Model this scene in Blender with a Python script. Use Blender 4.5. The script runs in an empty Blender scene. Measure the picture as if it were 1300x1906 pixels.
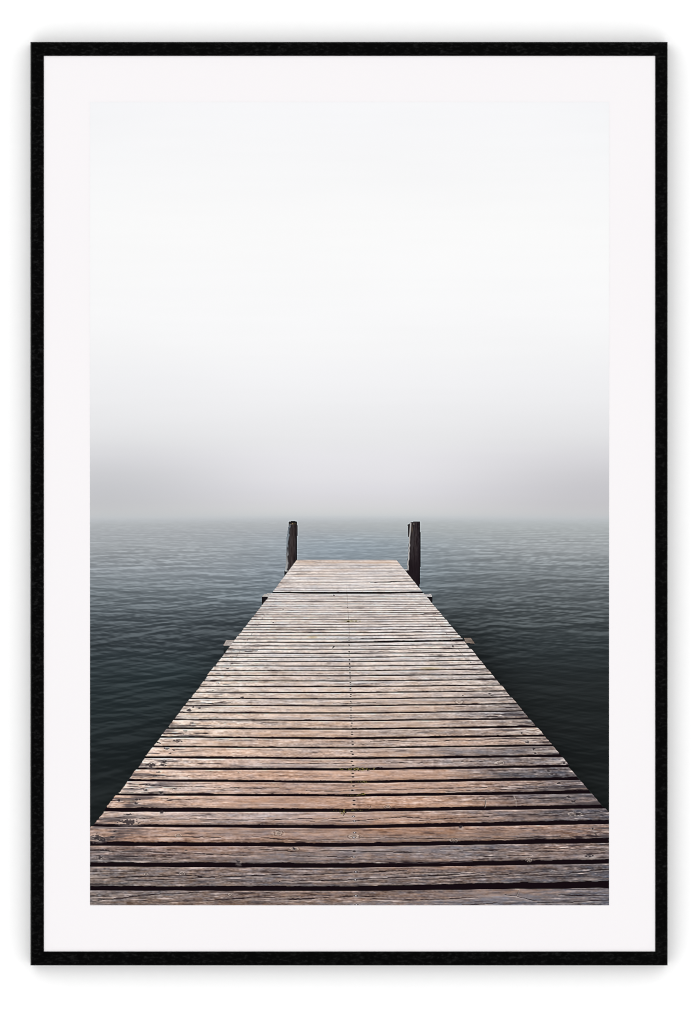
# Framed photographic print (jetty on a misty lake) hanging on a white wall.
# 1 photo pixel = K metres; wall plane y = 0, the room is on the -Y side.
import bpy, bmesh, math
import numpy as np
from mathutils import Vector

K = 1.0 / 1719.0
CX, CY = 650.0, 953.0
FRONT = -0.0255
MAT_Y = -0.0244           # face of the mat board
PRINT_Y = -0.0246         # face of the printed sheet
E_TOTAL = 1.30            # irradiance reaching the sheet (calibrated)

scene = bpy.context.scene
col = scene.collection

def px(x, y):
    return (x - CX) * K, (CY - y) * K

# ---------------------------------------------------------------- materials
def new_mat(name):
    m = bpy.data.materials.new(name)
    m.use_nodes = True
    nt = m.node_tree
    nt.nodes.clear()
    out = nt.nodes.new('ShaderNodeOutputMaterial')
    b = nt.nodes.new('ShaderNodeBsdfPrincipled')
    nt.links.new(b.outputs[0], out.inputs[0])
    return m, nt, b

def wall_material():
    m, nt, b = new_mat('white wall paint')
    tc = nt.nodes.new('ShaderNodeTexCoord')
    n = nt.nodes.new('ShaderNodeTexNoise')
    n.inputs['Scale'].default_value = 90
    n.inputs['Detail'].default_value = 3
    r = nt.nodes.new('ShaderNodeValToRGB')
    r.color_ramp.elements[0].color = (.885, .885, .885, 1)
    r.color_ramp.elements[1].color = (.905, .905, .905, 1)
    nt.links.new(tc.outputs['Object'], n.inputs['Vector'])
    nt.links.new(n.outputs['Fac'], r.inputs['Fac'])
    nt.links.new(r.outputs['Color'], b.inputs['Base Color'])
    b.inputs['Roughness'].default_value = .95
    b.inputs['Specular IOR Level'].default_value = 0.0
    return m

def mat_board_material():
    m, nt, b = new_mat('white mat board')
    tc = nt.nodes.new('ShaderNodeTexCoord')
    n = nt.nodes.new('ShaderNodeTexNoise')
    n.inputs['Scale'].default_value = 700
    n.inputs['Detail'].default_value = 2
    r = nt.nodes.new('ShaderNodeValToRGB')
    a = np.array([.956, .930, .945]) / E_TOTAL
    r.color_ramp.elements[0].color = (*(a * .997), 1)
    r.color_ramp.elements[1].color = (*(a * 1.003), 1)
    nt.links.new(tc.outputs['Object'], n.inputs['Vector'])
    nt.links.new(n.outputs['Fac'], r.inputs['Fac'])
    nt.links.new(r.outputs['Color'], b.inputs['Base Color'])
    b.inputs['Roughness'].default_value = .95
    b.inputs['Specular IOR Level'].default_value = 0.0
    return m

def lacquer_material():
    """black grained lacquer: pebbled, a few dull grey flecks"""
    m, nt, b = new_mat('black grained lacquer')
    tc = nt.nodes.new('ShaderNodeTexCoord')
    mp = nt.nodes.new('ShaderNodeMapping')
    mp.inputs['Rotation'].default_value = (0, math.radians(38), 0)
    mp.inputs['Scale'].default_value = (1.0, 1.0, 2.3)
    n = nt.nodes.new('ShaderNodeTexNoise')
    n.inputs['Scale'].default_value = 210
    n.inputs['Detail'].default_value = 4
    n.inputs['Roughness'].default_value = .6
    n.inputs['Distortion'].default_value = .6
    r = nt.nodes.new('ShaderNodeValToRGB')
    r.color_ramp.elements[0].position = .52
    r.color_ramp.elements[0].color = (.0004, .0004, .0004, 1)
    r.color_ramp.elements[1].position = .76
    r.color_ramp.elements[1].color = (.012, .012, .012, 1)
    bp = nt.nodes.new('ShaderNodeBump')
    bp.inputs['Strength'].default_value = .5
    bp.inputs['Distance'].default_value = .0006
    nt.links.new(tc.outputs['Object'], mp.inputs['Vector'])
    nt.links.new(mp.outputs['Vector'], n.inputs['Vector'])
    nt.links.new(n.outputs['Fac'], r.inputs['Fac'])
    nt.links.new(r.outputs['Color'], b.inputs['Base Color'])
    nt.links.new(n.outputs['Fac'], bp.inputs['Height'])
    nt.links.new(bp.outputs['Normal'], b.inputs['Normal'])
    b.inputs['Roughness'].default_value = .42
    b.inputs['Specular IOR Level'].default_value = 0.02
    return m

def edge_material():  # lighter grey base colour stands in for the highlight along the outer bevel
    m, nt, b = new_mat('black lacquer edge with painted highlight')
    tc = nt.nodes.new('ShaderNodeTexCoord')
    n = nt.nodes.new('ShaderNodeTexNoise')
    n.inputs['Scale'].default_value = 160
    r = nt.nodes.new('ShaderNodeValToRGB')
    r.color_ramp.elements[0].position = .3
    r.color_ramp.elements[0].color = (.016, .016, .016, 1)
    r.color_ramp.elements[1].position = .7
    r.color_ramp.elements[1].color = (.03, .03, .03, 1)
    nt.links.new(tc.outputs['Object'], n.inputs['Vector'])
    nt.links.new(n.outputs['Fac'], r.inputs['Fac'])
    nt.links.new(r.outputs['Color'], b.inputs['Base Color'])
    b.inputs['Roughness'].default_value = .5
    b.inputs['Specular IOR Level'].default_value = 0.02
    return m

def ink_material():
    """printed paper: the ink colour is computed per vertex below, paper tooth by nodes"""
    m, nt, b = new_mat('matt printed paper')
    at = nt.nodes.new('ShaderNodeAttribute')
    at.attribute_name = 'ink'
    tc = nt.nodes.new('ShaderNodeTexCoord')
    n = nt.nodes.new('ShaderNodeTexNoise')
    n.inputs['Scale'].default_value = 1500
    n.inputs['Detail'].default_value = 1
    r = nt.nodes.new('ShaderNodeValToRGB')
    r.color_ramp.elements[0].color = (.985, .985, .985, 1)
    r.color_ramp.elements[1].color = (1.015, 1.015, 1.015, 1)
    mx = nt.nodes.new('ShaderNodeMix')
    mx.data_type = 'RGBA'
    mx.blend_type = 'MULTIPLY'
    mx.inputs['Factor'].default_value = 1.0
    nt.links.new(tc.outputs['Object'], n.inputs['Vector'])
    nt.links.new(n.outputs['Fac'], r.inputs['Fac'])
    nt.links.new(at.outputs['Color'], mx.inputs['A'])
    nt.links.new(r.outputs['Color'], mx.inputs['B'])
    nt.links.new(mx.outputs['Result'], b.inputs['Base Color'])
    b.inputs['Roughness'].default_value = .9
    b.inputs['Specular IOR Level'].default_value = 0.0
    return m

M_WALL = wall_material()
M_MAT = mat_board_material()
M_LAC = lacquer_material()
M_EDGE = edge_material()
M_INK = ink_material()

# ---------------------------------------------------------------- helpers
def link(name, me, parent=None, mats=()):
    o = bpy.data.objects.new(name, me)
    col.objects.link(o)
    for m in mats:
        me.materials.append(m)
    if parent:
        o.parent = parent
    return o

def box_mesh(name, x0, x1, y0, y1, z0, z1):
    me = bpy.data.meshes.new(name)
    v = [(x, y, z) for x in (x0, x1) for y in (y0, y1) for z in (z0, z1)]
    f = [(0, 1, 3, 2), (4, 6, 7, 5), (0, 4, 5, 1), (2, 3, 7, 6), (0, 2, 6, 4), (1, 5, 7, 3)]
    me.from_pydata(v, [], f)
    bm = bmesh.new(); bm.from_mesh(me)
    bmesh.ops.recalc_face_normals(bm, faces=bm.faces)
    bm.to_mesh(me); bm.free()
    return me

# ---------------------------------------------------------------- noise (numpy)
def _hash(ix, iy, seed):
    h = (ix.astype(np.int64) * 374761393 + iy.astype(np.int64) * 668265263 + seed * 982451653) & 0xFFFFFFFF
    h = ((h ^ (h >> 13)) * 1274126177) & 0xFFFFFFFF
    h = ((h ^ (h >> 15)) * 2246822519) & 0xFFFFFFFF
    h = h ^ (h >> 16)
    return (h & 0xFFFFFF).astype(np.float64) / 0xFFFFFF

def noise(x, y, seed=0):
    """value noise, -1..1"""
    x, y = np.broadcast_arrays(np.asarray(x, float), np.asarray(y, float))
    ix, iy = np.floor(x), np.floor(y)
    fx, fy = x - ix, y - iy
    fx = fx * fx * (3 - 2 * fx); fy = fy * fy * (3 - 2 * fy)
    a = _hash(ix, iy, seed); b = _hash(ix + 1, iy, seed)
    c = _hash(ix, iy + 1, seed); d = _hash(ix + 1, iy + 1, seed)
    return ((a * (1 - fx) + b * fx) * (1 - fy) + (c * (1 - fx) + d * fx) * fy) * 2 - 1

def fbm(x, y, seed=0, octv=3, gain=.5, lac=2.03):
    s, a, t = 0, 1.0, 0
    for i in range(octv):
        s = s + a * noise(x, y, seed + 31 * i); t += a
        x = x * lac + 7.3; y = y * lac + 3.1; a *= gain
    return s / t

def sst(a, b, x):
    t = np.clip((x - a) / (b - a), 0, 1)
    return t * t * (3 - 2 * t)

def ramp(t, keys):
    """keys: [(t, (r, g, b))] in 0..255 -> (..., 3)"""
    ts = [k[0] for k in keys]
    return np.stack([np.interp(t, ts, [k[1][i] for k in keys]) for i in range(3)], -1)

def mix(c, d, f):
    return c + (np.asarray(d, float) - c) * np.asarray(f)[..., None]

def seg_dist(X, Y, pts):
    """distance to a polyline and the param 0..1 along it"""
    best = np.full(X.shape, 1e9); par = np.zeros(X.shape)
    n = len(pts) - 1
    for i in range(n):
        (ax, ay), (bx, by) = pts[i], pts[i + 1]
        dx, dy = bx - ax, by - ay
        t = np.clip(((X - ax) * dx + (Y - ay) * dy) / (dx * dx + dy * dy), 0, 1)
        d = np.hypot(X - ax - t * dx, Y - ay - t * dy)
        m = d < best
        best = np.where(m, d, best); par = np.where(m, (i + t) / n, par)
    return best, par

def inside(X, Y, poly):
    r = np.zeros(X.shape, bool)
    n = len(poly)
    for i in range(n):
        (x1, y1), (x2, y2) = poly[i], poly[(i + 1) % n]
        if y1 == y2:
            continue
        c = ((y1 > Y) != (y2 > Y)) & (X < (x2 - x1) * (Y - y1) / (y2 - y1) + x1)
        r ^= c
    return r

# ---------------------------------------------------------------- the picture on the sheet
X0, X1, YT, YH, YB = 168, 1134, 190, 960, 1685

# outline of the jetty deck in the printed picture
LE = [(1042, 553), (1103, 507), (1216, 418), (1310, 347), (1450, 240), (1543, 168), (1690, 55)]
RE = [(1042, 738), (1102, 787), (1180, 853), (1307, 960), (1404, 1041), (1447, 1077), (1498, 1121), (1513, 1134), (1690, 1290)]
def left_edge(y):  return np.interp(y, [p[0] for p in LE], [p[1] for p in LE])
def right_edge(y): return np.interp(y, [p[0] for p in RE], [p[1] for p in RE])

# gaps between the boards: (y at the left edge, y in the middle, y at the right edge, thickness l, m, r, darkness)
GAPS = [
 (1048.3,1048.3,1048.0,.5,.5,.5,.16),(1053.3,1053.5,1053.2,.5,.5,.5,.14),(1058.4,1058.6,1058.0,.5,.5,.5,.12),
 (1064.0,1064.0,1063.4,.5,.5,.5,.20),(1069.2,1069.0,1068.4,.5,.5,.5,.14),(1073.6,1073.6,1072.8,.5,.6,.6,.26),
 (1078.8,1078.7,1077.6,.5,.5,.5,.22),(1083.6,1084.0,1082.0,.5,.7,1.2,.40),(1089.2,1089.4,1088.2,.6,.6,.6,.30),
 (1094.6,1094.8,1093.6,.6,.7,.6,.38),(1099.4,1099.5,1098.6,.6,.7,.7,.42),
 (1102.9,1103.6,1102.6,2.4,2.8,2.8,1.0),
 (1107.5,1107.6,1107.0,.6,.6,.6,.30),(1110.2,1110.3,1109.8,.6,.8,.6,.42),(1113.2,1113.4,1113.2,.7,.8,.7,.50),
 (1116.2,1116.4,1116.0,.6,.6,.6,.25),(1119.5,1119.6,1119.0,.8,.9,.8,.58),(1122.5,1122.7,1121.9,.6,.6,.7,.32),
 (1125.8,1126.1,1125.4,.8,1.0,.9,.66),(1129.6,1129.6,1129.2,.8,.9,.8,.62),(1133.6,1133.2,1132.4,.7,.6,.6,.36),
 (1137.0,1136.9,1136.4,.8,.9,.9,.66),(1140.7,1140.8,1140.4,.9,.9,1.2,.66),(1144.5,1144.6,1143.6,.9,.9,.9,.66),
 (1148.6,1148.7,1148.0,.9,1.0,1.0,.72),(1153.3,1153.4,1152.6,1.,1.0,1.0,.74),(1158.1,1157.8,1156.8,1.,1.0,1.1,.74),
 (1162.5,1162.4,1161.6,1.,1.1,1.1,.78),(1167.4,1167.3,1166.1,1.1,1.1,1.2,.84),(1172.3,1172.4,1170.9,1.1,1.1,1.2,.86),
 (1177.8,1177.7,1176.4,1.2,1.2,1.2,.90),(1183.5,1183.5,1181.2,1.2,1.2,1.2,.94),(1189.3,1189.5,1187.2,1.2,1.4,1.2,.96),
 (1195.6,1195.7,1191.9,1.4,2.1,3.0,1.0),(1201.9,1202.4,1199.9,1.2,1.3,1.2,1.0),(1208.5,1208.9,1206.9,1.2,1.3,1.3,1.0),
 (1216.0,1216.3,1214.2,1.3,1.4,1.3,1.0),(1223.4,1223.8,1220.8,1.3,1.4,1.4,1.0),(1231.7,1231.8,1229.0,1.4,1.4,1.4,1.0),
 (1239.4,1240.1,1237.3,1.4,1.5,1.4,1.0),(1248.2,1248.7,1245.5,1.4,1.5,1.6,1.0),(1257.4,1257.8,1255.4,1.5,1.8,1.6,1.0),
 (1267.1,1267.7,1264.6,1.5,1.8,1.7,1.0),(1277.6,1278.3,1275.1,1.6,1.8,1.7,1.0),(1288.6,1289.1,1286.0,1.7,2.0,1.8,1.0),
 (1300.1,1300.9,1297.4,1.7,2.0,2.0,1.0),(1313.1,1313.7,1309.9,1.8,2.0,2.0,1.0),(1326.3,1327.4,1323.3,2.0,2.3,2.0,1.0),
 (1339.1,1341.5,1337.8,2.0,2.1,2.3,1.0),(1355.2,1357.2,1352.4,2.9,2.6,3.6,1.0),(1371.7,1374.4,1369.2,2.3,3.0,3.0,1.0),
 (1389.4,1392.0,1387.0,2.6,2.6,3.3,1.0),(1409.3,1411.6,1406.5,3.5,3.3,4.3,1.0),(1430.6,1431.8,1425.9,3.2,4.0,4.0,1.0),
 (1452.0,1455.6,1448.9,3.6,4.0,5.0,1.0),(1478.6,1480.7,1474.1,3.6,4.0,5.6,1.0),(1507.0,1508.3,1501.1,6.6,5.4,6.2,1.0),
 (1536.4,1539.0,1529.8,4.0,5.6,7.0,1.0),(1570.4,1572.5,1564.3,7.0,6.0,7.6,1.0),(1609.1,1611.2,1603.4,7.4,7.3,7.2,1.0),
 (1653.4,1653.9,1646.0,7.0,7.8,11.4,1.0),(1702.0,1702.0,1697.0,8.,8.,9.,1.0)]
# how grey and how bright each of the nearest boards is
GREY = {-1: .34, -2: .40, -3: .50, -4: .04, -5: .24, -6: .04, -7: .28, -8: .02, -9: .34, -10: .04, -11: .16, -12: .05}

def gap_line(g, x):
    yl, yc, yr, tl, tc, tr, s = g
    xl = max(float(left_edge(yl)), X0) if yl < 1543 else X0
    xr = min(float(right_edge(yr)), X1)
    return np.interp(x, [xl, 655, xr], [yl, yc, yr]), np.interp(x, [xl, 655, xr], [tl, tc, tr])

def dark(c, X, Y, pts, w, strength=.9, tone=(38, 28, 30), light=.35, seed=5, taper=True):
    """a crack running with the grain, with a pale lip below it; works on a window of the picture"""
    xs = [p[0] for p in pts]; ys = [p[1] for p in pts]
    i0 = max(int(min(ys) - YH - 5), 0); i1 = min(int(max(ys) - YH + 6), c.shape[0])
    j0 = max(int(min(xs) - X0 - 4), 0); j1 = min(int(max(xs) - X0 + 5), c.shape[1])
    if i1 <= i0 or j1 <= j0: return
    x, y = X[i0:i1, j0:j1], Y[i0:i1, j0:j1]
    wob = noise(x / 14, y * 0 + seed, seed) * .6 + noise(x / 5, y * 0 + seed, seed + 1) * .3
    d, t = seg_dist(x, y + wob, pts)
    ww = w * (.62 + .55 * noise(x / 17, y * 0, seed + 9))
    if taper: ww = ww * np.minimum(1, 5 * np.minimum(t, 1 - t) + .25)
    m = (1 - sst(ww * .5, ww * .5 + .7, d)) * np.clip(.80 + .5 * noise(x / 11, y * 0, seed + 4), .2, 1)
    d2, _ = seg_dist(x, y + wob - w * .5 - 1.0, pts)
    l = (1 - sst(.2, 1.3, d2)) * light * (.6 + .4 * noise(x / 9, y / 2, seed + 3))
    sub = c[i0:i1, j0:j1]
    sub = mix(sub, (214, 203, 196), l * (1 - m))
    c[i0:i1, j0:j1] = mix(sub, tone, m * strength)

def blob(c, X, Y, x, y, rx, ry, tone, f=1.0, soft=.5, rough=.0, seed=3):
    i0 = max(int(y - YH - ry * 2 - 2), 0); i1 = min(int(y - YH + ry * 2 + 3), c.shape[0])
    j0 = max(int(x - X0 - rx * 2 - 2), 0); j1 = min(int(x - X0 + rx * 2 + 3), c.shape[1])
    if i1 <= i0 or j1 <= j0: return
    xx, yy = X[i0:i1, j0:j1], Y[i0:i1, j0:j1]
    r = np.hypot((xx - x) / rx, (yy - y) / ry) + rough * noise(xx / 3, yy / 1.6, seed)
    m = (1 - sst(1 - soft, 1 + soft, r)) * f
    c[i0:i1, j0:j1] = mix(c[i0:i1, j0:j1], tone, m)

def sky_colour(X, Y):
    c = ramp(Y, [(190, (247, 247, 249)), (420, (250, 250, 250)), (590, (249, 249, 250)), (650, (247, 247, 248)), (700, (244, 244, 246)), (740, (241, 241, 243)),
                 (780, (237, 237, 239)), (820, (233, 233, 235)), (855, (230, 229, 233)), (890, (226, 225, 229)), (910, (221, 220, 225)), (930, (216, 215, 219)),
                 (945, (212, 212, 214)), (955, (206, 208, 209)), (963, (199, 203, 206)), (972, (184, 189, 193)), (985, (173, 177, 180))])
    # darker banks of mist to both sides
    side = np.clip(np.abs(X - 655) / 480, 0, 1)
    b = np.where(Y < 916, np.exp(-((Y - 916) / 78.0) ** 2), sst(1000, 930, Y)) + .10 * sst(560, 720, Y)
    s = sst(.12, 1.0, side) * b
    c = mix(c, np.where((X < 655)[..., None], np.array([182, 184, 187.]), np.array([184, 183, 187.])), np.clip(s * .52, 0, .6))
    # faint vignette high up
    v = sst(.6, 1.1, side) * sst(520, 190, Y) * .25
    c = mix(c, (242, 243, 246), v)
    w = fbm(X / 420 + 3, Y / 160, 71, 3)
    return c + (w * 1.6)[..., None] + (noise(X / 160, Y / 9, 72) * .5)[..., None]

def lake_waves(X, Y):
    """slope of a wind ruffled lake seen in perspective: many small wave trains, roughly -2..2"""
    Hc, f, hor = 2.5, 1000.0, 940.0
    h = np.maximum(Y - hor, 6).astype(np.float32)
    xw = (Hc * (X - 655) / h).astype(np.float32)
    zw = (Hc * f / h).astype(np.float32)
    xw2 = xw + (.10 * noise(xw * .5, zw * .5, 301) + .03 * noise(xw * 1.9, zw * 1.9, 302)).astype(np.float32)
    zw2 = zw + (.22 * noise(xw * .45 + 9, zw * .45, 303) + .05 * noise(xw * 1.6, zw * 1.6 + 5, 304)).astype(np.float32)
    rs = np.random.RandomState(12)
    tot = np.zeros(X.shape, np.float32); var = np.zeros(X.shape, np.float32)
    n = 130
    rng = np.hypot(xw, zw)
    for i in range(n):
        lam = .06 * (60.0 ** ((i + rs.rand()) / n))           # 0.06 .. 3.6 m
        th = rs.choice([-.48, .40, 0.0], p=[.40, .36, .24]) + rs.normal() * .26
        k = 2 * math.pi / lam
        kx, kz = k * math.sin(th), k * math.cos(th)
        gx = kx * Hc / h
        gy = (kx * xw + kz * zw) / h
        att = np.exp(-(gx * gx + gy * gy) / (1.45 ** 2))
        wgt = 1.0 if lam < .42 else (.42 / lam) ** .7
        cosv = np.abs(kx * xw + kz * zw) / (k * rng)          # trains running across the line of sight hardly show
        att *= wgt * np.clip((cosv - .30) / .35, 0, 1)
        q = np.sin(kx * xw2 + kz * zw2 + np.float32(rs.rand() * 6.283))
        tot += att * q; var += .5 * att * att
    w = tot / np.sqrt(var + .06)
    far = sst(1120, 1020, Y)
    mid = sst(1330, 1150, Y) * sst(965, 1010, Y)
    w = w * (1 - .25 * far) + far * (.55 * noise(X / 8, (Y + .06 * X) / 1.8, 311) + .50 * noise(X / 15 + 40, (Y - .04 * X) / 2.3, 312)) \
        + mid * (.70 * noise(X / 8, (Y + .16 * np.abs(X - 655)) / 2.3, 313) + .62 * noise(X / 13, (Y - .14 * np.abs(X - 655)) / 2.9, 314))
    gust = .8 + .45 * noise(xw * .22, zw * .16, 305) + .25 * noise(xw * .8, zw * .5, 306)
    w = w * gust
    w = w + .16 * (w * w - 1)
    return 1.7 * np.tanh(w / 1.7)

def water_colour(X, Y):
    left = ramp(Y, [(955, (200, 203, 205)), (968, (187, 191, 195)), (976, (179, 183, 186)), (990, (171, 175, 179)), (1020, (162, 167, 171)),
                    (1060, (145, 152, 158)), (1100, (120, 129, 135)), (1150, (86, 95, 101)), (1200, (62, 70, 75)),
                    (1250, (51, 61, 65)), (1300, (43, 52, 55)), (1400, (35, 43, 45)), (1500, (32, 38, 39)), (1690, (30, 36, 37))])
    right = ramp(Y, [(955, (200, 203, 206)), (968, (187, 192, 195)), (976, (179, 184, 186)), (990, (171, 176, 178)), (1020, (158, 163, 166)),
                     (1060, (131, 138, 142)), (1100, (105, 112, 116)), (1150, (77, 84, 87)), (1200, (54, 61, 64)),
                     (1250, (43, 49, 51)), (1300, (37, 42, 43)), (1400, (31, 36, 37)), (1500, (30, 35, 35)), (1690, (28, 33, 33))])
    c = left + (right - left) * sst(520, 820, X)[..., None]
    # bluer in the lee of the jetty head
    blue = np.exp(-((X - 660) / 190.0) ** 2) * sst(975, 1025, Y) * sst(1260, 1080, Y)
    c = mix(c, c * np.array([.94, .985, 1.02]), blue)
    c = mix(c, c * .80, np.exp(-((X - 860) / 90.0) ** 2) * sst(1080, 1180, Y) * .8)
    c = mix(c, c * .88, np.exp(-((X - 430) / 90.0) ** 2) * sst(1100, 1180, Y) * .8)
    w = lake_waves(X, Y)
    h = np.maximum(Y - 940.0, 8)
    U, V = (X - 650) / h, -2 * math.sqrt(170) / np.sqrt(h)
    big = fbm(U * 1.1, V * 5, 26, 3)
    amp = np.interp(Y, [958, 966, 985, 1010, 1050, 1110, 1160, 1220, 1300, 1400, 1690], [.8, 2.6, 5.4, 9.0, 14.5, 18.5, 17, 13, 8.5, 6.0, 4.4])
    c = c * (1 + .07 * big * sst(970, 1060, Y))[..., None]
    c = c + (amp * w)[..., None] * np.array([.97, 1.0, 1.01])
    g = sst(1150, 1290, Y) * big
    c = c + g[..., None] * np.array([-1.2, .8, .7])
    # a little greyer towards the middle distance
    c = mix(c, c.mean(-1, keepdims=True) * np.array([.985, 1.0, 1.015]), .12 * sst(980, 1040, Y))
    # into the mist
    return mix(c, sky_colour(X, Y), sst(976, 956, Y) * .85)

def deck_colour(X, Y):
    """wooden boards; X, Y full picture grid below the horizon"""
    H, W = X.shape
    c = np.zeros((H, W, 3))
    gapm = np.zeros((H, W))
    le, re = left_edge(Y), right_edge(Y)
    un = (X - (le + re) / 2) / ((re - le) / 2)             # -1 .. 1 across the deck
    t = (Y - 1042) / 643.0
    ppm = (re - le) / 2.2                                   # pixels per metre of board length
    u = (X - 650) / ppm
    nG = len(GAPS)
    for j in range(nG):
        g0 = GAPS[j - 1] if j else (1040, 1040, 1040, 1, 1, 1, 1)
        g1 = GAPS[j]
        r0 = max(int(min(g0[:3]) - 9 - YH), 0); r1 = min(int(max(g1[:3]) + 12 - YH), H)
        if r1 <= r0: continue
        x, y, uu, nn, tt = X[r0:r1], Y[r0:r1], u[r0:r1], un[r0:r1], t[r0:r1]
        a, _ = gap_line(g0, x[:1]); b, _ = gap_line(g1, x[:1])
        m = (y >= a) & (y < b)
        ph = b - a
        v = (y - a) / np.maximum(ph, 1e-3)
        k = j - nG                                          # -1 is the nearest board
        rnd = np.random.RandomState(100 + j)
        grey = GREY.get(k, rnd.uniform(0, .22))
        off = j * 17.37
        base = ramp(tt, [(0, (212, 198, 190)), (.06, (214, 206, 202)), (.15, (213, 203, 198)), (.30, (204, 190, 182)),
                         (.45, (190, 169, 156)), (.60, (186, 159, 143)), (.72, (177, 147, 128)), (.82, (158, 131, 116)),
                         (.92, (138, 118, 108)), (1, (130, 112, 103))])
        lowf = fbm(uu * 1.4 + off, v * 1.2 + off, 41, 3)
        base = mix(base, (base.mean(-1, keepdims=True) * np.array([.93, .94, .98])), np.clip(grey + .55 * lowf, 0, .95))
        base = mix(base, np.array([188, 148, 120.]) * (.75 + .25 * (1 - tt[..., None])), np.clip(.22 * fbm(uu * 1.1 + off + 40, v * 1.5 + off, 42, 2) + .05, 0, .5) * (1 - grey))
        base = mix(base, (180, 164, 168), np.clip(.14 * fbm(uu * 1.2 + off + 90, v + off, 47, 2) - .04, 0, .35) * sst(.95, .3, tt))
        # bleached towards the left edge, slate grey towards the right edge and the near corners
        pale = sst(-.35, -.95, nn) * sst(.10, .40, tt) * sst(.86, .68, tt)
        base = mix(base, (214, 200, 188), pale * (.55 + .35 * lowf))
        pr = sst(.28, .98, nn + .28 * lowf) * sst(.22, .62, tt)
        base = mix(base, np.array([98, 97, 103.]) * (1 - .12 * tt[..., None]), pr * (.62 + .30 * lowf + .10 * sst(.8, .95, tt)) * (1.15 if rnd.rand() > .3 else .7))
        pl = sst(-.30, -.80, nn) * sst(.84, .92, tt)
        base = mix(base, (112, 107, 105), pl * (.55 + .4 * lowf))
        pd = sst(.35, .70, nn) * sst(.86, .94, tt)
        base = mix(base, (82, 84, 92), pd * (.42 + .4 * lowf))
        # grain
        warp = .30 * noise(uu * 2.2 + off, v * 1.5, 43) + .12 * noise(uu * 6 + off, v * 3, 44)
        vv = v + warp * .35
        fine = np.clip(ph / 14.0, .25, 1.0)                 # board height on paper limits the finest lines
        n1 = noise(uu * 1.8 + off, vv * 7 + off, 51)
        n2 = noise(uu * 3.5 + off, vv * 15 * np.minimum(1, fine + .35) + off, 52)
        n3 = noise(uu * 8.0 + off, vv * 26 * fine + off, 53)
        n4 = noise(x / 3.0 + off, y / 1.6, 54)
        n5 = noise(uu * 22 + off, vv * 13 * fine + off, 55)
        patch = .5 + .5 * fbm(uu * 2.3 + off, v * 1.6 + off, 56, 2)   # rough and smooth stretches
        rough = np.clip(.45 + .9 * (patch - .35) + .5 * np.abs(nn) ** 3, .3, 1.5)
        sk = noise(uu * 3 + off, v * 2 + off, 59) * 1.6             # the fibres wander a little
        n6 = noise(x / 9.5 + off, (y + sk) / 1.9, 45)
        n7 = noise(x / 26 + off, (y + sk) / 2.3, 46)
        n8 = noise(x / 4.0 + off, (y + sk) / 1.8, 48)
        mott = fbm(uu * 16 + off, v * 4 * fine + off, 49, 2)
        con = np.interp(tt, [0, .1, .3, .6, 1], [9, 13.5, 17, 18, 19])
        lum = con * (.50 * n1 + .60 * n2 + .50 * n3 * rough + .45 * n4 * rough + .40 * n5 * rough + 1.25 * n6 * rough + 1.15 * n7 + 1.25 * n8 * rough + .55 * mott)
        cc = base + lum[..., None] * np.array([1.0, .98, .97])
        e2 = sst(.38, .90, np.abs(nn + .08)) * sst(.16, .40, tt)
        bs = np.clip(.9 * fbm(uu * 2.6 + off + 60, v * 2.2 + off, 40, 2) + .05, 0, .6) * sst(.74, .86, tt) * sst(-.6, .0, nn)
        cc = mix(cc, np.array([120, 123, 132.]) + lum[..., None] * .5, bs)
        hue = .6 * noise(x / 7 + off, (y + sk) / 2.1, 39) + .7 * noise(x / 18 + off, (y + sk) / 3.0, 38)
        cc = cc + (hue * np.interp(tt, [0, .3, 1], [2.5, 4.5, 7]))[..., None] * np.array([1.0, .1, -.9])
        # rust brown stain that survives in the smooth stretches
        st = np.clip(.55 * fbm(uu * 3.1 + off + 20, v * 2.4 + off, 50, 3) + .10 + .25 * n7, 0, .55) * (1 - .8 * grey) * sst(.30, .70, tt) * sst(1.0, .5, nn)
        cc = mix(cc, np.array([184, 141, 108.]) * (1.06 - .28 * tt[..., None]) + lum[..., None] * .5, st * .6)
        # pale fibres and dark open grain
        fib = sst(.38, .85, n3 * .35 + n2 * .25 + n6 * .40 + n7 * .35 + .25 * (patch - .5)) * rough
        cc = mix(cc, (226, 214, 206), np.clip(.70 * fib * (1 + .3 * e2), 0, .8) * np.interp(tt, [0, .75, 1], [1, 1, .85]))
        op = sst(.36, .82, -n2 * .35 - n3 * .35 - n7 * .45 - n6 * .25 + .28 * (rough - .7))
        cc = mix(cc, np.array([54, 45, 48.]), np.clip(op * .72 * rough * (1 + 1.0 * e2), 0, .88) * np.interp(tt, [0, .2, .5], [.30, .60, 1]))
        # weathered black blotches near both ends of the boards
        e = sst(.62, .92, np.abs(nn)) * sst(.25, .5, tt)
        bl = sst(.12, .45, fbm(uu * 6 + off, v * 4.2 + off, 57, 3) + .25 * n7 - .08 + .10 * e) * e
        cc = mix(cc, (62, 58, 62), bl * .72)
        wh = sst(.30, .6, fbm(uu * 9 + off, v * 5 + off, 58, 2)) * e
        cc = mix(cc, (226, 216, 206), wh * .45)
        # rounded upper arris catches the light, lower edge falls off
        cc = mix(cc, (222, 212, 206), np.exp(-((y - a - _half(g0, x[:1]) - 1.1) / .9) ** 2) * .42 * min(1, g1[6] + .1) * (.7 + .3 * n1))
        cc = cc * (1 - .16 * np.exp(-((b - _half(g1, x[:1]) - y) / (.10 * ph + .4)) ** 2))[..., None]
        c[r0:r1] = np.where(m[..., None], cc, c[r0:r1])
    c = c * (1 + sst(.40, .75, t)[..., None] * np.array([.022, -.008, -.006]))
    c = c * np.interp(t, [0, .06, .30, .70, .85, 1], [1.03, 1.055, 1.05, 1.03, 1.0, 1.0])[..., None]
    c = c * (1 + .05 * sst(.2, -.8, un) * sst(.3, .5, t) * sst(.8, .7, t))[..., None]
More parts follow.
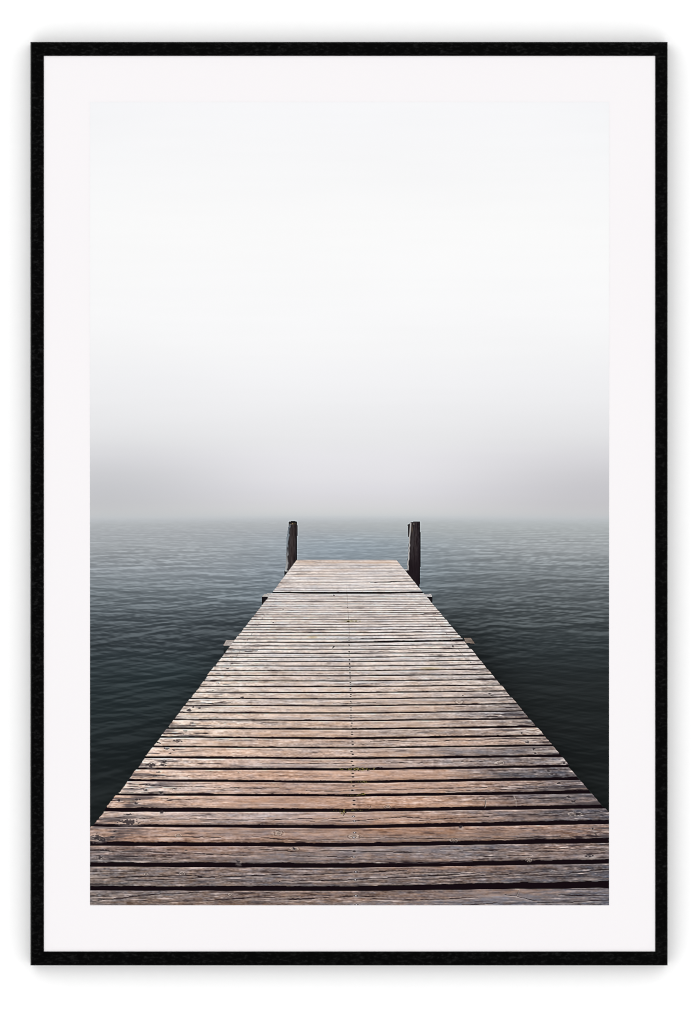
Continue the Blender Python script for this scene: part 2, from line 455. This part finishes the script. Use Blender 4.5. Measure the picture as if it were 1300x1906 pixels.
    # open gaps
    for j, g in enumerate(GAPS):
        r0 = max(int(min(g[:3]) - 14 - YH), 0); r1 = min(int(max(g[:3]) + 14 - YH), H)
        if r1 <= r0: continue
        x, y = X[r0:r1], Y[r0:r1]
        gy, gt = gap_line(g, x[:1])
        th = gt * .5 * (1.22 if gt.max() > 3 else 1.36 if gt.max() > 1.15 else 1.1)
        wob_t = (.10 * th + .16) * (noise(x / 15, y * 0 + j, 61) + .45 * noise(x / 4.5, y * 0 + j, 62)) + .10 * th * noise(x / 60, y * 0 + j, 65)
        rag = np.maximum(0, noise(x / 22, y * 0 + j, 63) - .55) * 2.0 * np.minimum(1, th / 2.5) * sst(1180, 1300, y) * (.7 + .4 * noise(x / 3, y * 0 + j, 66))
        wob_b = (.05 * th + .08) * (noise(x / 30, y * 0 + j, 64))
        top, bot = gy - th + wob_t - rag, gy + th + wob_b
        m = sst(-.45, .45, y - top) * sst(-.45, .45, bot - y)
        if g[6] < .99:
            m = np.minimum(1, m * 1.5) * min(1, g[6] * 1.15 + .06) * (.85 + .4 * noise(x / 38, y * 0 + j, 67) )
        tone = np.array([22, 13, 18.]) if th.max() > 1.6 else np.array([40, 30, 32.])
        if g[6] < .9: tone = np.array([58, 48, 50.])
        c[r0:r1] = mix(c[r0:r1], tone, np.clip(m, 0, 1))
    return c

def _half(g, x):
    return gap_line(g, x)[1] * .5

# cracks, copied board by board from the nearest ones: (points, width)
CRACKS = [
 ([(168,1678),(200,1674),(240,1670),(300,1664),(370,1661)],2.6), ([(240,1669),(262,1667),(300,1663)],1.8),
 ([(380,1677),(410,1675),(445,1672),(500,1670),(560,1667)],2.0), ([(520,1674),(560,1673),(600,1671),(661,1668),(720,1669)],2.2),
 ([(690,1673),(730,1674),(780,1675),(830,1673),(890,1670)],2.6), ([(940,1665),(960,1667),(985,1674),(1000,1676)],1.6),
 ([(1040,1665),(1080,1667),(1134,1666)],2.2), ([(1000,1680),(1060,1679),(1134,1675)],1.6), ([(860,1684),(900,1682),(930,1681)],1.5),
 ([(168,1635),(230,1633),(300,1631),(345,1629),(400,1634)],2.0), ([(220,1640),(300,1638),(360,1635),(412,1630)],1.8),
 ([(410,1633),(450,1631),(490,1629),(560,1628),(620,1626),(661,1624),(710,1622),(760,1619)],2.4),
 ([(520,1640),(590,1639),(640,1638),(665,1637),(720,1634),(760,1633),(800,1630),(850,1627),(894,1624)],2.3),
 ([(720,1628),(780,1624),(830,1624),(880,1622)],1.5), ([(780,1637),(830,1636),(860,1632),(900,1629),(950,1627),(1010,1623),(1060,1618),(1100,1617)],1.8),
 ([(960,1631),(1010,1629),(1060,1626),(1100,1621),(1134,1618)],1.9), ([(168,1623),(215,1622),(250,1623)],1.3),
 ([(168,1583),(200,1584),(260,1585),(330,1587),(412,1591),(470,1593)],1.7), ([(168,1593),(240,1594),(300,1595),(360,1599)],1.3),
 ([(455,1580),(500,1581),(540,1585),(577,1586)],1.4), ([(540,1593),(600,1594),(660,1595),(720,1595)],1.5), ([(590,1582),(660,1584),(720,1586),(790,1587)],1.4),
 ([(820,1581),(860,1582),(900,1583),(1000,1585),(1090,1586)],1.6), ([(830,1593),(900,1594),(990,1592)],1.2), ([(700,1604),(760,1605),(830,1604),(880,1602)],1.3),
 ([(1000,1579),(1060,1580),(1134,1582)],1.3), ([(168,1600),(200,1601)],1.2),
 ([(470,1556),(520,1562),(580,1564),(640,1562)],1.3), ([(300,1557),(360,1558),(412,1559)],1.2), ([(670,1559),(760,1560),(810,1561),(880,1560)],1.2), ([(890,1559),(940,1561),(1000,1558),(1060,1556)],1.2),
 ([(187,1522),(230,1523),(275,1523)],1.8), ([(280,1527),(330,1525),(370,1524),(412,1526),(460,1526),(500,1526),(560,1524),(610,1524),(655,1521)],1.4),
 ([(570,1528),(640,1528),(662,1528),(700,1524),(750,1521),(800,1523)],1.5), ([(780,1527),(830,1524),(894,1520),(950,1516),(1000,1515),(1060,1512)],1.5), ([(1060,1518),(1100,1514),(1134,1511)],1.6),
 ([(222,1468),(270,1467),(330,1464),(412,1465),(450,1466),(500,1466)],1.3), ([(412,1469),(470,1468),(520,1466)],1.2), ([(570,1472),(620,1473),(656,1471),(720,1470),(790,1468),(850,1467),(894,1466),(960,1462),(1010,1458)],1.3),
 ([(830,1473),(880,1471),(930,1470),(1020,1466)],1.2), ([(226,1475),(270,1474),(320,1475)],1.2),
 ([(250,1443),(300,1444),(350,1446)],1.0), ([(300,1486),(350,1488),(400,1487)],.9), ([(880,1489),(960,1487),(1050,1486)],1.0),
 ([(690,1380),(730,1378),(770,1380),(820,1379),(900,1377),(960,1374),(1019,1375)],1.6), ([(400,1376),(440,1378),(480,1377)],1.2),
 ([(720,1418),(780,1420),(860,1418),(930,1416)],1.0), ([(480,1420),(560,1422),(655,1421)],.9), ([(348,1308),(380,1309),(430,1308)],1.0),
 ([(620,1309),(655,1309),(700,1308)],.7), ([(340,1324),(300,1331)],.6), ([(270,1462),(300,1463)],1.0),
 ([(424,1211),(446,1212),(480,1211)],2.4), ([(805,1141.2),(818,1141)],2.6), ([(783,1143.3),(800,1142.6),(812,1141.4)],1.5), ([(690,1084),(730,1082.6),(771,1081.8)],1.3),
 ([(243,1388),(258,1389),(275,1387),(300,1390)],2.4), ([(292,1382),(300,1384)],2.4)]

NAILS_MID = [(647,1130.6),(647.6,1130.8),(649,1180),(649.5,1187),(650,1192),(650.2,1200.4),(650.3,1212),(650.4,1213.4),(650.4,1219),(650.5,1221),
 (650.7,1227),(650.7,1228.5),(651,1234.5),(651.2,1236.3),(651.6,1242.4),(651.4,1245.3),(651.7,1251.4),(651.8,1254.3),(652.4,1260.6),(652.4,1263.7),
 (652.6,1270.5),(652.8,1273.4),(652.8,1281.4),(652.8,1284.5),(653.4,1292.4),(653,1296.7),(653.2,1305.2),(654.5,1308.7),(653.3,1317.5),(653.8,1321.8),
 (653.8,1332.6),(653.8,1336.4),(655.4,1346),(654,1351.2),(655.7,1362.8),(655.6,1367.2),(656.4,1379.7),(657,1385.7),(654.6,1398.6),(657.1,1404.1),
 (655.3,1417.3),(657.5,1424.7),(657,1439.5),(657.4,1446),(658.4,1462.8),(656.4,1471.2),(659.4,1490),(659.4,1497.5),(658.4,1519.5),(660.4,1528.2),
 (660.6,1549.9),(659.3,1559.3),(659.8,1584.4),(659.3,1595.3),(662.9,1622.9),(662,1637.8),(663,1667.5),(664,1684)]
# extra nails in the outer rows and dark knots: (x, y, rx, ry)
MARKS = [(357.5,1345.1,2.4,.9),(353.8,1349.4,2.2,.9),(345.6,1360.5,3,.8),(341.6,1366.4,2.6,.8),(322.7,1396,3,.9),(316.4,1402.1,2.8,.9),
 (294,1437.4,3.6,1.3),(290,1444.3,3.4,1.1),(288.6,1444.4,3,.8),(275,1460.8,4.6,1.6),(271.5,1470.6,4,1.4),(256.5,1488,4.6,1.7),(253.7,1495.7,3.6,1.4),
 (238,1516,6,1.6),(214.6,1547.7,4,1.5),(210,1557.5,4,2),(187.3,1596,4.5,2.6),(192,1583,5,1.6),(301.5,1511.5,4.2,2.2),
 (970,1364.3,2.6,1.3),(981.5,1381,3.4,2),(994,1394.2,2.6,1.8),(997.4,1401.3,2.6,1.4),(1022.2,1435.2,3,1.2),(1027,1440.7,3,1.1),(1050.5,1419.7,2.4,2),
 (1058.8,1483.4,3.4,1.8),(1067.4,1491.7,3.6,1.8),(1077,1515.3,5,2.6),(1040,1458,4,1.5),(1045,1464.6,4,1.2),(1102.5,1542,3,1.5),(1108,1552,4,1.4),(1098,1593,7,3),
 (876,1232.5,1.8,.7),(843.5,1203.7,1.8,1.5),(451,1298.7,2.6,1.6),(445,1605,4.2,3),(548,1579,3,1.8),(858.5,1539.5,3.4,2.6),(346,1583,2.2,1.4),
 (527,1134,2,.7),(509,1158.6,1.4,.6),(622,1108,1,.9),(760,1133,1.6,.8),(431,1223.5,2.8,1.2),(432,1236,2.2,.8),(424,1244.5,2.4,.7),(406,1271.5,2.6,.7),(396,1285,2.2,.7),
 (306,1418,5,3),(303.5,1424,4.5,2),(330,1379,7,2.5),(310,1393.5,4,1.4),(282,1424,8,3.4),(352,1322,3.6,2.2),(361,1316,3,1),(372,1318,3,1.2),(300,1475,4.2,2.4),(326,1468,6,1.6),
 (222,1490,4,1.6),(240,1530,16,4.2),(180,1558,9,5),(190,1563,6,3),(938,1290,3,.8),(912,1290.5,3,1.4),(916,1295,3,.7),(862,1294.5,1.4,1)]
KNOTS = [(519,1551,11,6.0),(332,1555,7,4),(844,1564,8,3.6),(659,1557,13,5.6),(340,1626,6,3.4),(445,1437,4,2),(855,1307,8,4),(985,1601,7,4),(1070,1515,14,4.2),(722,1501,7,3.6),(548,1580,9,3.2),(428,1665,5,3),(273,1627,5,2.5),(930,1420,10,4),(400,1565,0,0)]

def nail(c, X, Y, x, y):
    s = float((y - 927) / 700.0)
    rx, ry = 4.0 * s + .15, 1.75 * s + .18
    blob(c, X, Y, x, y + .2 * s, rx * 1.7, ry * 1.9, (196, 184, 178), .24, .5)
    blob(c, X, Y, x, y, rx * .8, ry * .85, (34, 26, 30), .95 if y > 1190 else .6, .45)
    if y > 1490 and int(y) % 3 != 0:
        blob(c, X, Y, x - .2, y - .1, 1.5, 1.0, (206, 200, 204), .9, .5)

def knot(c, X, Y, x, y, rx, ry):
    """growth rings squeezed around a knot, the outer ones torn open"""
    i0 = max(int(y - YH - ry * 2.2), 0); i1 = min(int(y - YH + ry * 2.2) + 1, c.shape[0])
    j0 = max(int(x - X0 - rx * 2.6), 0); j1 = min(int(x - X0 + rx * 2.6) + 1, c.shape[1])
    if i1 <= i0 or j1 <= j0: return
    xx, yy = X[i0:i1, j0:j1], Y[i0:i1, j0:j1]
    sd = int(x * 3 + y)
    r = np.hypot((xx - x) / rx, (yy - y) / ry) + .22 * noise(xx / 5, yy / 2.4, sd) + .10 * noise(xx / 2, yy / 1.2, sd + 1)
    ring = np.sin(r * 9.5 + sd)
    fall = sst(1.35, .75, r)
    sub = c[i0:i1, j0:j1]
    sub = mix(sub, (212, 198, 186), np.clip(ring, 0, 1) * fall * .55)
    sub = mix(sub, (74, 62, 60), np.clip(-ring - .15, 0, 1) * fall * .55)
    sub = mix(sub, (132, 118, 110), sst(.5, .2, r) * .6)
    c[i0:i1, j0:j1] = sub

def paint():
    xs = np.arange(X0, X1 + 1, dtype=float); ys = np.arange(YH, YB + 1, dtype=float)
    X, Y = np.meshgrid(xs, ys)
    c = water_colour(X, Y)
    lab = np.full(X.shape, 0, np.int8)             # 0 water 1 deck 2/3 posts 4.. beams
    le = left_edge(Y); re = right_edge(Y)
    # shade of the deck on the water right beside it
    c = mix(c, c * .72, np.exp(-np.maximum(X - re, 0) / 26.0) * (X > re) * sst(1105, 1200, Y) * .8)
    c = mix(c, c * .80, np.exp(-np.maximum(le - X, 0) / 22.0) * (X < le) * sst(1120, 1230, Y) * .7)

    # --- beam ends that stick out under the deck: (top face, front face, tone)
    beams = [
     ([(530.5,1062.2),(533,1059.6),(546,1059.6),(546,1062.2)], [(530,1062),(545,1062),(545,1073),(530,1072.5)], (226,220,216)),
     ([(488.3,1110.2),(493.5,1105.2),(511,1104.4),(508,1110.2)], [(488,1110),(510,1110),(506,1125),(488,1124.6)], (182,178,174)),
     ([(415.8,1202),(421.5,1192),(442,1192),(435,1202)], [(416.2,1201.6),(440,1201.6),(428,1216),(417,1215.5)], (164,155,150)),
     ([(749,1059.4),(758,1059.4),(761,1061.4),(749,1061.6)], [(748,1061.2),(763,1061.2),(763,1076),(755,1076)], (196,192,192)),
     ([(786,1106.6),(802.5,1105.8),(805,1110),(790,1110.2)], [(788,1110),(805.4,1109.8),(805,1122),(796,1122)], (188,184,184)),
     ([(864,1187.6),(877,1187.8),(883.6,1197.2),(868,1196.8)], [(868,1196.8),(883.6,1197),(884,1200),(872,1201)], (116,104,96))]
    for i, (topf, front, tone) in enumerate(beams):
        m = inside(X, Y, front)
        d = np.array([24, 21, 24.]) + noise(X / 3, Y / 5, 81)[..., None] * 5
        if i == 2: d = np.array([44, 50, 52.]) - sst(1203, 1212, Y)[..., None] * 16 + noise(X / 5, Y / 3, 81)[..., None] * 4
        if i == 5: d = np.array([34, 38, 42.]) + 0 * d
        c[m] = np.broadcast_to(d, c.shape)[m]
        lab[m] = 4 + i
        m = inside(X, Y, topf)
        g = tone + (noise(X / 6, Y / 1.4, 82) * 16 + noise(X / 2, Y / 1.2, 83) * 8)[..., None]
        c[m] = g[m]
        lab[m] = 4 + i

    # --- the two mooring posts
    pl = [(537.5,972),(539,970.2),(546,969.6),(553.4,970.2),(554.2,979.5),(555,982),(554.7,992),(554,998),(553.9,1030),(553,1046),(541,1064),(531.6,1064),
          (532.6,1040),(533.4,1017),(534,1000),(535.6,990),(537,981)]
    m = inside(X, Y, pl)
    xn = (X - np.interp(Y, [970, 1000, 1062], [537.5, 534.3, 531.8])) / 20.0
    p = ramp(xn, [(0, (44, 44, 48)), (.25, (50, 45, 46)), (.5, (58, 50, 50)), (.65, (53, 46, 46)), (.85, (38, 33, 36)), (1, (22, 20, 24))])
    p = p + (noise(X / 1.6, Y / 16, 84) * 11 + noise(X / 1.1, Y / 5, 85) * 5)[..., None]
    lit = sst(.26, .10, xn + .06 * noise(Y / 4, Y * 0, 86)) * np.interp(Y, [972, 980, 1010, 1017, 1020, 1030, 1062], [.0, .75, .9, .7, .15, .55, .8])
    p = mix(p, np.stack([np.interp(Y, [975, 1018, 1040], [120, 150, 196]), np.interp(Y, [975, 1018, 1040], [132, 160, 198]), np.interp(Y, [975, 1018, 1040], [142, 168, 198])], -1), lit)
    p = mix(p, (30, 27, 26), sst(976.5, 974.0, Y) * .9)
    p = mix(p, (150, 128, 96), np.exp(-((X - 545) / 1.3) ** 2 - ((Y - 974.8) / 1.0) ** 2))
    p = mix(p, (120, 112, 104), np.exp(-((X - 541.5) / 2.2) ** 2 - ((Y - 975.8) / .8) ** 2) * .8)
    p = mix(p, (88, 80, 58), np.exp(-((X - 549.5) / 2.6) ** 2 - ((Y - 974.8) / .8) ** 2) * .7)
    c[m] = p[m]; lab[m] = 2

    pr = [(763.2,974),(764.4,972),(768,971.8),(770,971),(782.6,971),(783,990),(784,998),(783.8,1030),(782.8,1062),(782.4,1082),(781.6,1093),(779,1095),
          (770,1090),(750,1062),(758,1061),(758.2,1048),(759.6,1034),(760.8,1018),(761.4,1000),(760,999.6),(759.6,984),(758.8,976.4),(761,975.6)]
    m = inside(X, Y, pr)
    xe = np.interp(Y, [971, 985, 1000, 1020, 1038, 1060, 1095], [765.6, 764.6, 763.4, 762, 761, 759.6, 759])
    xn = (X - xe) / (783 - xe)
    p = ramp(xn, [(-.3, (44, 42, 44)), (0, (52, 46, 48)), (.3, (50, 45, 47)), (.55, (52, 45, 47)), (.8, (40, 34, 38)), (1, (20, 17, 22))])
    p = p + (noise(X / 1.7, Y / 14, 87) * 12 + noise(X / 1.1, Y / 4, 88) * 6)[..., None]
    p = mix(p, (29, 22, 26), sst(1010, 1060, Y) * .8)
    lit = np.exp(-((X - xe + .4 - .7 * noise(Y / 5, Y * 0, 89)) / 1.25) ** 2) * np.interp(Y, [971, 974, 992, 1000, 1060, 1063], [.3, .9, .75, .85, .95, 0])
    p = mix(p, (206, 204, 202), lit)
    p = mix(p, (108, 92, 74), np.exp(-((X - 767.5) / 1.4) ** 2 - ((Y - 985) / 6.) ** 2) * .6)
    p = mix(p, (140, 128, 118), np.exp(-((X - 770.5) / 1.1) ** 2 - ((Y - 975.4) / .9) ** 2) * .9)
    c[m] = p[m]; lab[m] = 3

    # --- the deck
    d = deck_colour(X, Y)
    for pts, w in CRACKS:
        dark(d, X, Y, pts, w, seed=int(pts[0][0] * 7 + pts[0][1]) % 997)
    for (x, y, rx, ry) in KNOTS:
        if rx:
            knot(d, X, Y, x, y, rx, ry)
    for (x, y, rx, ry) in MARKS:
        blob(d, X, Y, x, y + ry * .7, rx * 1.35, ry * 1.5, (206, 196, 188), .34, .5, .25, int(x))
        blob(d, X, Y, x, y, rx, ry, (46, 40, 44), .80, .45, .75, int(x) + 1)
    for x, y in NAILS_MID:
        nail(d, X, Y, x, y)
    # the row of nails shows as one thin dark line far away
    nx = 646.0 + (Y - 1100) * .06
    d = mix(d, (92, 82, 80), np.exp(-((X - nx) / .55) ** 2) * sst(1085, 1110, Y) * sst(1205, 1170, Y) * (.35 + .35 * noise(Y / 3, Y * 0, 90)))
    ln = 641 + (-.68) * (Y - 927); rn = 641 + .756 * (Y - 927)
    for q in (ln, rn):
        d = mix(d, (110, 100, 98), np.exp(-((X - q) / .8) ** 2) * sst(1105, 1130, Y) * sst(1300, 1200, Y) * np.clip(.15 + .5 * noise(Y / 2.2, Y * 0, 91), 0, 1))
    # splinter marks and scars
    dark(d, X, Y, [(618.6,1206.3),(623.5,1203)], 1.4, light=.8)
    blob(d, X, Y, 669, 1205, 2.4, 1.4, (226, 220, 214), .8)
    for pts in ([(1083-179,1488),(905,1494),(904,1502)], [(957,1482),(961,1490),(961,1500)], [(960,1655),(967,1656),(962,1668)]):
        dark(d, X, Y, pts, 1.6, tone=(196, 184, 176), light=.1, strength=.7, taper=False)
    dark(d, X, Y, [(904,1490),(902.6,1502)], 1.2)
    dark(d, X, Y, [(966,1658),(961.6,1668)], 1.0)
    dark(d, X, Y, [(690.5,1500),(689,1504)], 1.0); dark(d, X, Y, [(642,1515),(639,1519)], 1.0)
    # olive tint and moss in the gaps
    d = mix(d, (168, 148, 92), np.exp(-((X - 800) / 18.) ** 2 - ((Y - 1244) / 2.6) ** 2) * .45)
    d = mix(d, (70, 60, 40), np.exp(-((X - 798) / 7.) ** 2 - ((Y - 1246.4) / 1.2) ** 2) * .8)
    d = mix(d, (172, 156, 96), np.exp(-((X - 583) / 9.) ** 2 - ((Y - 1186) / 2.0) ** 2) * .4)
    d = mix(d, (150, 140, 96), np.exp(-((X - 652) / 12.) ** 2 - ((Y - 1156) / 2.0) ** 2) * .5)
    blob(d, X, Y, 648.3, 1156.6, 2.4, 1.0, (56, 48, 26), .9, .4, .3)
    for (x, y, w, h, f, n) in [(667,1431.6,30,2.6,.62,90),(672,1455,20,1.7,.45,26),(662,1480,18,2.0,.4,24),(655,1508,32,2.4,.3,36),(660,1156,16,1.0,.3,9),(676,1477.5,6,1.4,.8,14),(640,1512,6,1.6,.8,14)]:
        rs = np.random.RandomState(int(x * 3 + y))
        for _ in range(n):
            px_, py_ = x + rs.normal() * w * .5, y + rs.normal() * h * .55
            tone = [(116, 106, 48), (82, 76, 36), (54, 50, 28), (150, 138, 88), (30, 25, 20)][rs.randint(5)]
            blob(d, X, Y, px_, py_, rs.uniform(.7, 2.0), rs.uniform(.5, 1.0), tone, f, .5)
    # far end grain of the last board
    d = mix(d, (146, 136, 132), sst(1044.2, 1042.6, Y) * (.45 + .35 * noise(X / 18, Y * 0, 92)))
    d = mix(d, (214, 182, 156), np.exp(-((Y - 1047) / 2.2) ** 2) * (.35 + .35 * noise(X / 24, Y / 2, 93)))
    # each board ends a little differently
    bid = np.zeros(X.shape)
    for j, g in enumerate(GAPS):
        bid = np.where(Y > gap_line(g, X[:1])[0], j + 1, bid)
    sc = np.clip((Y - 1040) / 300.0, .12, 1.2)
    jl = (_hash(bid, bid * 0, 95) - .5) * 3.4 * sc + noise(Y / 2.3, Y * 0, 96) * .8 * sc
    jr = (_hash(bid, bid * 0, 97) - .5) * 3.4 * sc + noise(Y / 2.3, Y * 0, 98) * .8 * sc
    cov = sst(-.6, .6, X - le - jl) * sst(-.6, .6, re + jr - X) * sst(-.5, .5, Y - 1042)
    # gaps seen at the very edge of the deck are open to the dark water
    c = c * (1 - cov[..., None]) + d * cov[..., None]
    lab[cov > .5] = 1
    # a lens keeps the lower part of the picture a little darker at the corners
    # print sharpening
    p = np.pad(c, ((1, 1), (1, 1), (0, 0)), mode='edge')
    bl = (p[:-2, 1:-1] + p[2:, 1:-1] + p[1:-1, :-2] + p[1:-1, 2:] + 2 * c) / 6
    q = np.pad(c, ((2, 2), (2, 2), (0, 0)), mode='edge')
    b2 = (q[:-4, 2:-2] + q[4:, 2:-2] + q[2:-2, :-4] + q[2:-2, 4:] + q[1:-3, 1:-3] + q[3:-1, 3:-1] + q[1:-3, 3:-1] + q[3:-1, 1:-3]) / 8
    c = c + (c - bl) * .45 + (c - b2) * .42
    return X, Y, np.clip(c, 4, 252), lab

def ink(c):
    s = np.clip(c / 255.0, 0, 1)
    lin = np.where(s <= .04045, s / 12.92, ((s + .055) / 1.055) ** 2.4)
    return lin / E_TOTAL

def sheet_object(name, X, Y, C, faces_mask, parent, y_plane):
    """a mesh made of those grid cells that faces_mask selects"""
    H, W = X.shape
    ii, jj = np.nonzero(faces_mask)
    a = ii * W + jj
    quads = np.stack([a, a + W, a + W + 1, a + 1], 1)
    used, inv = np.unique(quads.ravel(), return_inverse=True)
    nv, nf = len(used), len(quads)
    co = np.empty((nv, 3), np.float32)
    co[:, 0] = (X.ravel()[used] - CX) * K
    co[:, 1] = y_plane
    co[:, 2] = (CY - Y.ravel()[used]) * K
    me = bpy.data.meshes.new(name)
    me.vertices.add(nv); me.loops.add(nf * 4); me.polygons.add(nf)
    me.vertices.foreach_set('co', co.ravel())
    me.loops.foreach_set('vertex_index', inv.astype(np.int32).ravel())
    me.polygons.foreach_set('loop_start', np.arange(0, nf * 4, 4, dtype=np.int32))
    me.update(calc_edges=True)
    at = me.color_attributes.new('ink', 'FLOAT_COLOR', 'POINT')
    rgba = np.ones((nv, 4), np.float32)
    rgba[:, :3] = ink(C.reshape(-1, 3)[used])
    at.data.foreach_set('color', rgba.ravel())
    return link(name, me, parent, (M_INK,))

# ---------------------------------------------------------------- wall
me = bpy.data.meshes.new('wall')
me.from_pydata([(-2, 0, -1.6), (2, 0, -1.6), (2, 0, 1.6), (-2, 0, 1.6)], [], [(0, 1, 2, 3)])
wall = link('wall', me, None, (M_WALL,))
wall['kind'] = 'structure'

# ---------------------------------------------------------------- the framed picture
frame = bpy.data.objects.new('picture_frame', None)
col.objects.link(frame)
frame.empty_display_size = .1
frame['label'] = 'black framed print of a wooden jetty on a misty lake hanging on a white wall'
frame['category'] = 'framed picture'

def rail(corner_a, corner_b, in_a, in_b, lit_edge):
    """one mitred length of moulding between two corners of the frame (photo pixels)"""
    ax, az = px(*corner_a); bx, bz = px(*corner_b)
    ia, iz = px(*in_a); ib, ibz = px(*in_b)
    bv = .0012; bi = .0004
    def sec(ox, oz, ix, iz_):
        dx, dz = ix - ox, iz_ - oz
        L = abs(dx) if abs(dx) < abs(dz) else abs(dz)
        sx, sz = (1 if dx > 0 else -1), (1 if dz > 0 else -1)
        wx, wz = abs(dx), abs(dz)
        P = lambda fx, d: (ox + sx * wx * fx, d, oz + sz * wz * fx)
        w = min(wx, wz)
        return [P(0, 0.0), P(0, FRONT + bv), P(bv / w, FRONT), P(1 - bi / w, FRONT), P(1, FRONT + bi), P(1, MAT_Y + .0006), P(1 - .1, MAT_Y + .0030), P(.35, -.004), P(.35, 0.0)]
    A, B = sec(ax, az, ia, iz), sec(bx, bz, ib, ibz)
    n = len(A)
    me = bpy.data.meshes.new('frame_rail')
    f = [(i, (i + 1) % n, n + (i + 1) % n, n + i) for i in range(n)] + [tuple(range(n))[::-1], tuple(range(n, 2 * n))]
    me.from_pydata(A + B, [], f)
    bm = bmesh.new(); bm.from_mesh(me)
    bmesh.ops.recalc_face_normals(bm, faces=bm.faces)
    bm.to_mesh(me); bm.free()
    o = link('frame_rail', me, frame, (M_LAC, M_EDGE))
    if lit_edge:
        me.polygons[1].material_index = 1  # outer bevel gets the painted highlight, top and left rails only
    return o

OL, OR, OT, OB = 57, 1243, 78, 1797
IL, IR, IT, IB = 82, 1220, 104, 1771
rail((OL, OT), (OR, OT), (IL, IT), (IR, IT), True)
rail((OL, OB), (OL, OT), (IL, IB), (IL, IT), True)
rail((OR, OT), (OR, OB), (IR, IT), (IR, IB), False)
rail((OR, OB), (OL, OB), (IR, IB), (IL, IB), False)

# mat board
x0, z1 = px(IL - .4, IT - .4); x1, z0 = px(IR + .4, IB + .4)
mat_board = link('mat_board', box_mesh('mat_board', x0, x1, MAT_Y, MAT_Y + .0028, z0, z1), frame, (M_MAT,))

# the printed sheet: paper with the picture on it, region by region
x0, z1 = px(X0 + .5, YT + .5); x1, z0 = px(X1 - .5, YB - .5)
paper = link('print', box_mesh('print', x0, x1, PRINT_Y + .00006, MAT_Y - .00002, z0, z1), frame, (M_MAT,))

sx = np.arange(X0, X1 + .1, 6.0); sx[-1] = X1
sy = np.linspace(YT, YH, 129)
SX, SY = np.meshgrid(sx, sy)
sheet_object('printed_sky', SX, SY, sky_colour(SX, SY), np.ones((SX.shape[0] - 1, SX.shape[1] - 1), bool), paper, PRINT_Y)

GX, GY, GC, LAB = paint()
FL = LAB[:-1, :-1]
for name, ids in [('printed_lake', (0,)), ('printed_jetty', (1,)), ('printed_post', (2,)), ('printed_post', (3,))] + \
                 [('printed_beam', (4 + i,)) for i in range(6)]:
    mk = np.isin(FL, ids)
    if mk.any():
        sheet_object(name, GX, GY, GC, mk, paper, PRINT_Y)

# ---------------------------------------------------------------- light: a bright white room and one large soft lamp, upper left
world = bpy.data.worlds.new('World')
scene.world = world
world.use_nodes = True
bg = world.node_tree.nodes['Background']
bg.inputs['Color'].default_value = (1, 1, 1, 1)
bg.inputs['Strength'].default_value = 1.268

la = bpy.data.lights.new('soft_lamp', 'AREA')
la.shape = 'SQUARE'
la.size = 5.0
la.energy = 32
lo = bpy.data.objects.new('soft_lamp', la)
col.objects.link(lo)
lo.location = (-4.2, -7.0, 4.6)
lo.rotation_euler = (Vector((0, 0, 0)) - lo.location).to_track_quat('-Z', 'Y').to_euler()

# ---------------------------------------------------------------- camera
cam = bpy.data.cameras.new('Camera')
co = bpy.data.objects.new('Camera', cam)
col.objects.link(co)
D = 6.0
co.location = (0, -D, 0)
co.rotation_euler = (math.radians(90), 0, 0)
cam.sensor_fit = 'AUTO'
cam.sensor_width = 36
cam.lens = 36 * (D + PRINT_Y) / (1906 * K)
cam.clip_end = 50
scene.camera = co
scene.render.filter_size = 1.0
try:
    scene.cycles.filter_width = 1.0
except Exception:
    pass

scene.view_settings.view_transform = 'Standard'
scene.view_settings.look = 'None'
scene.view_settings.exposure = 0
scene.view_settings.gamma = 1
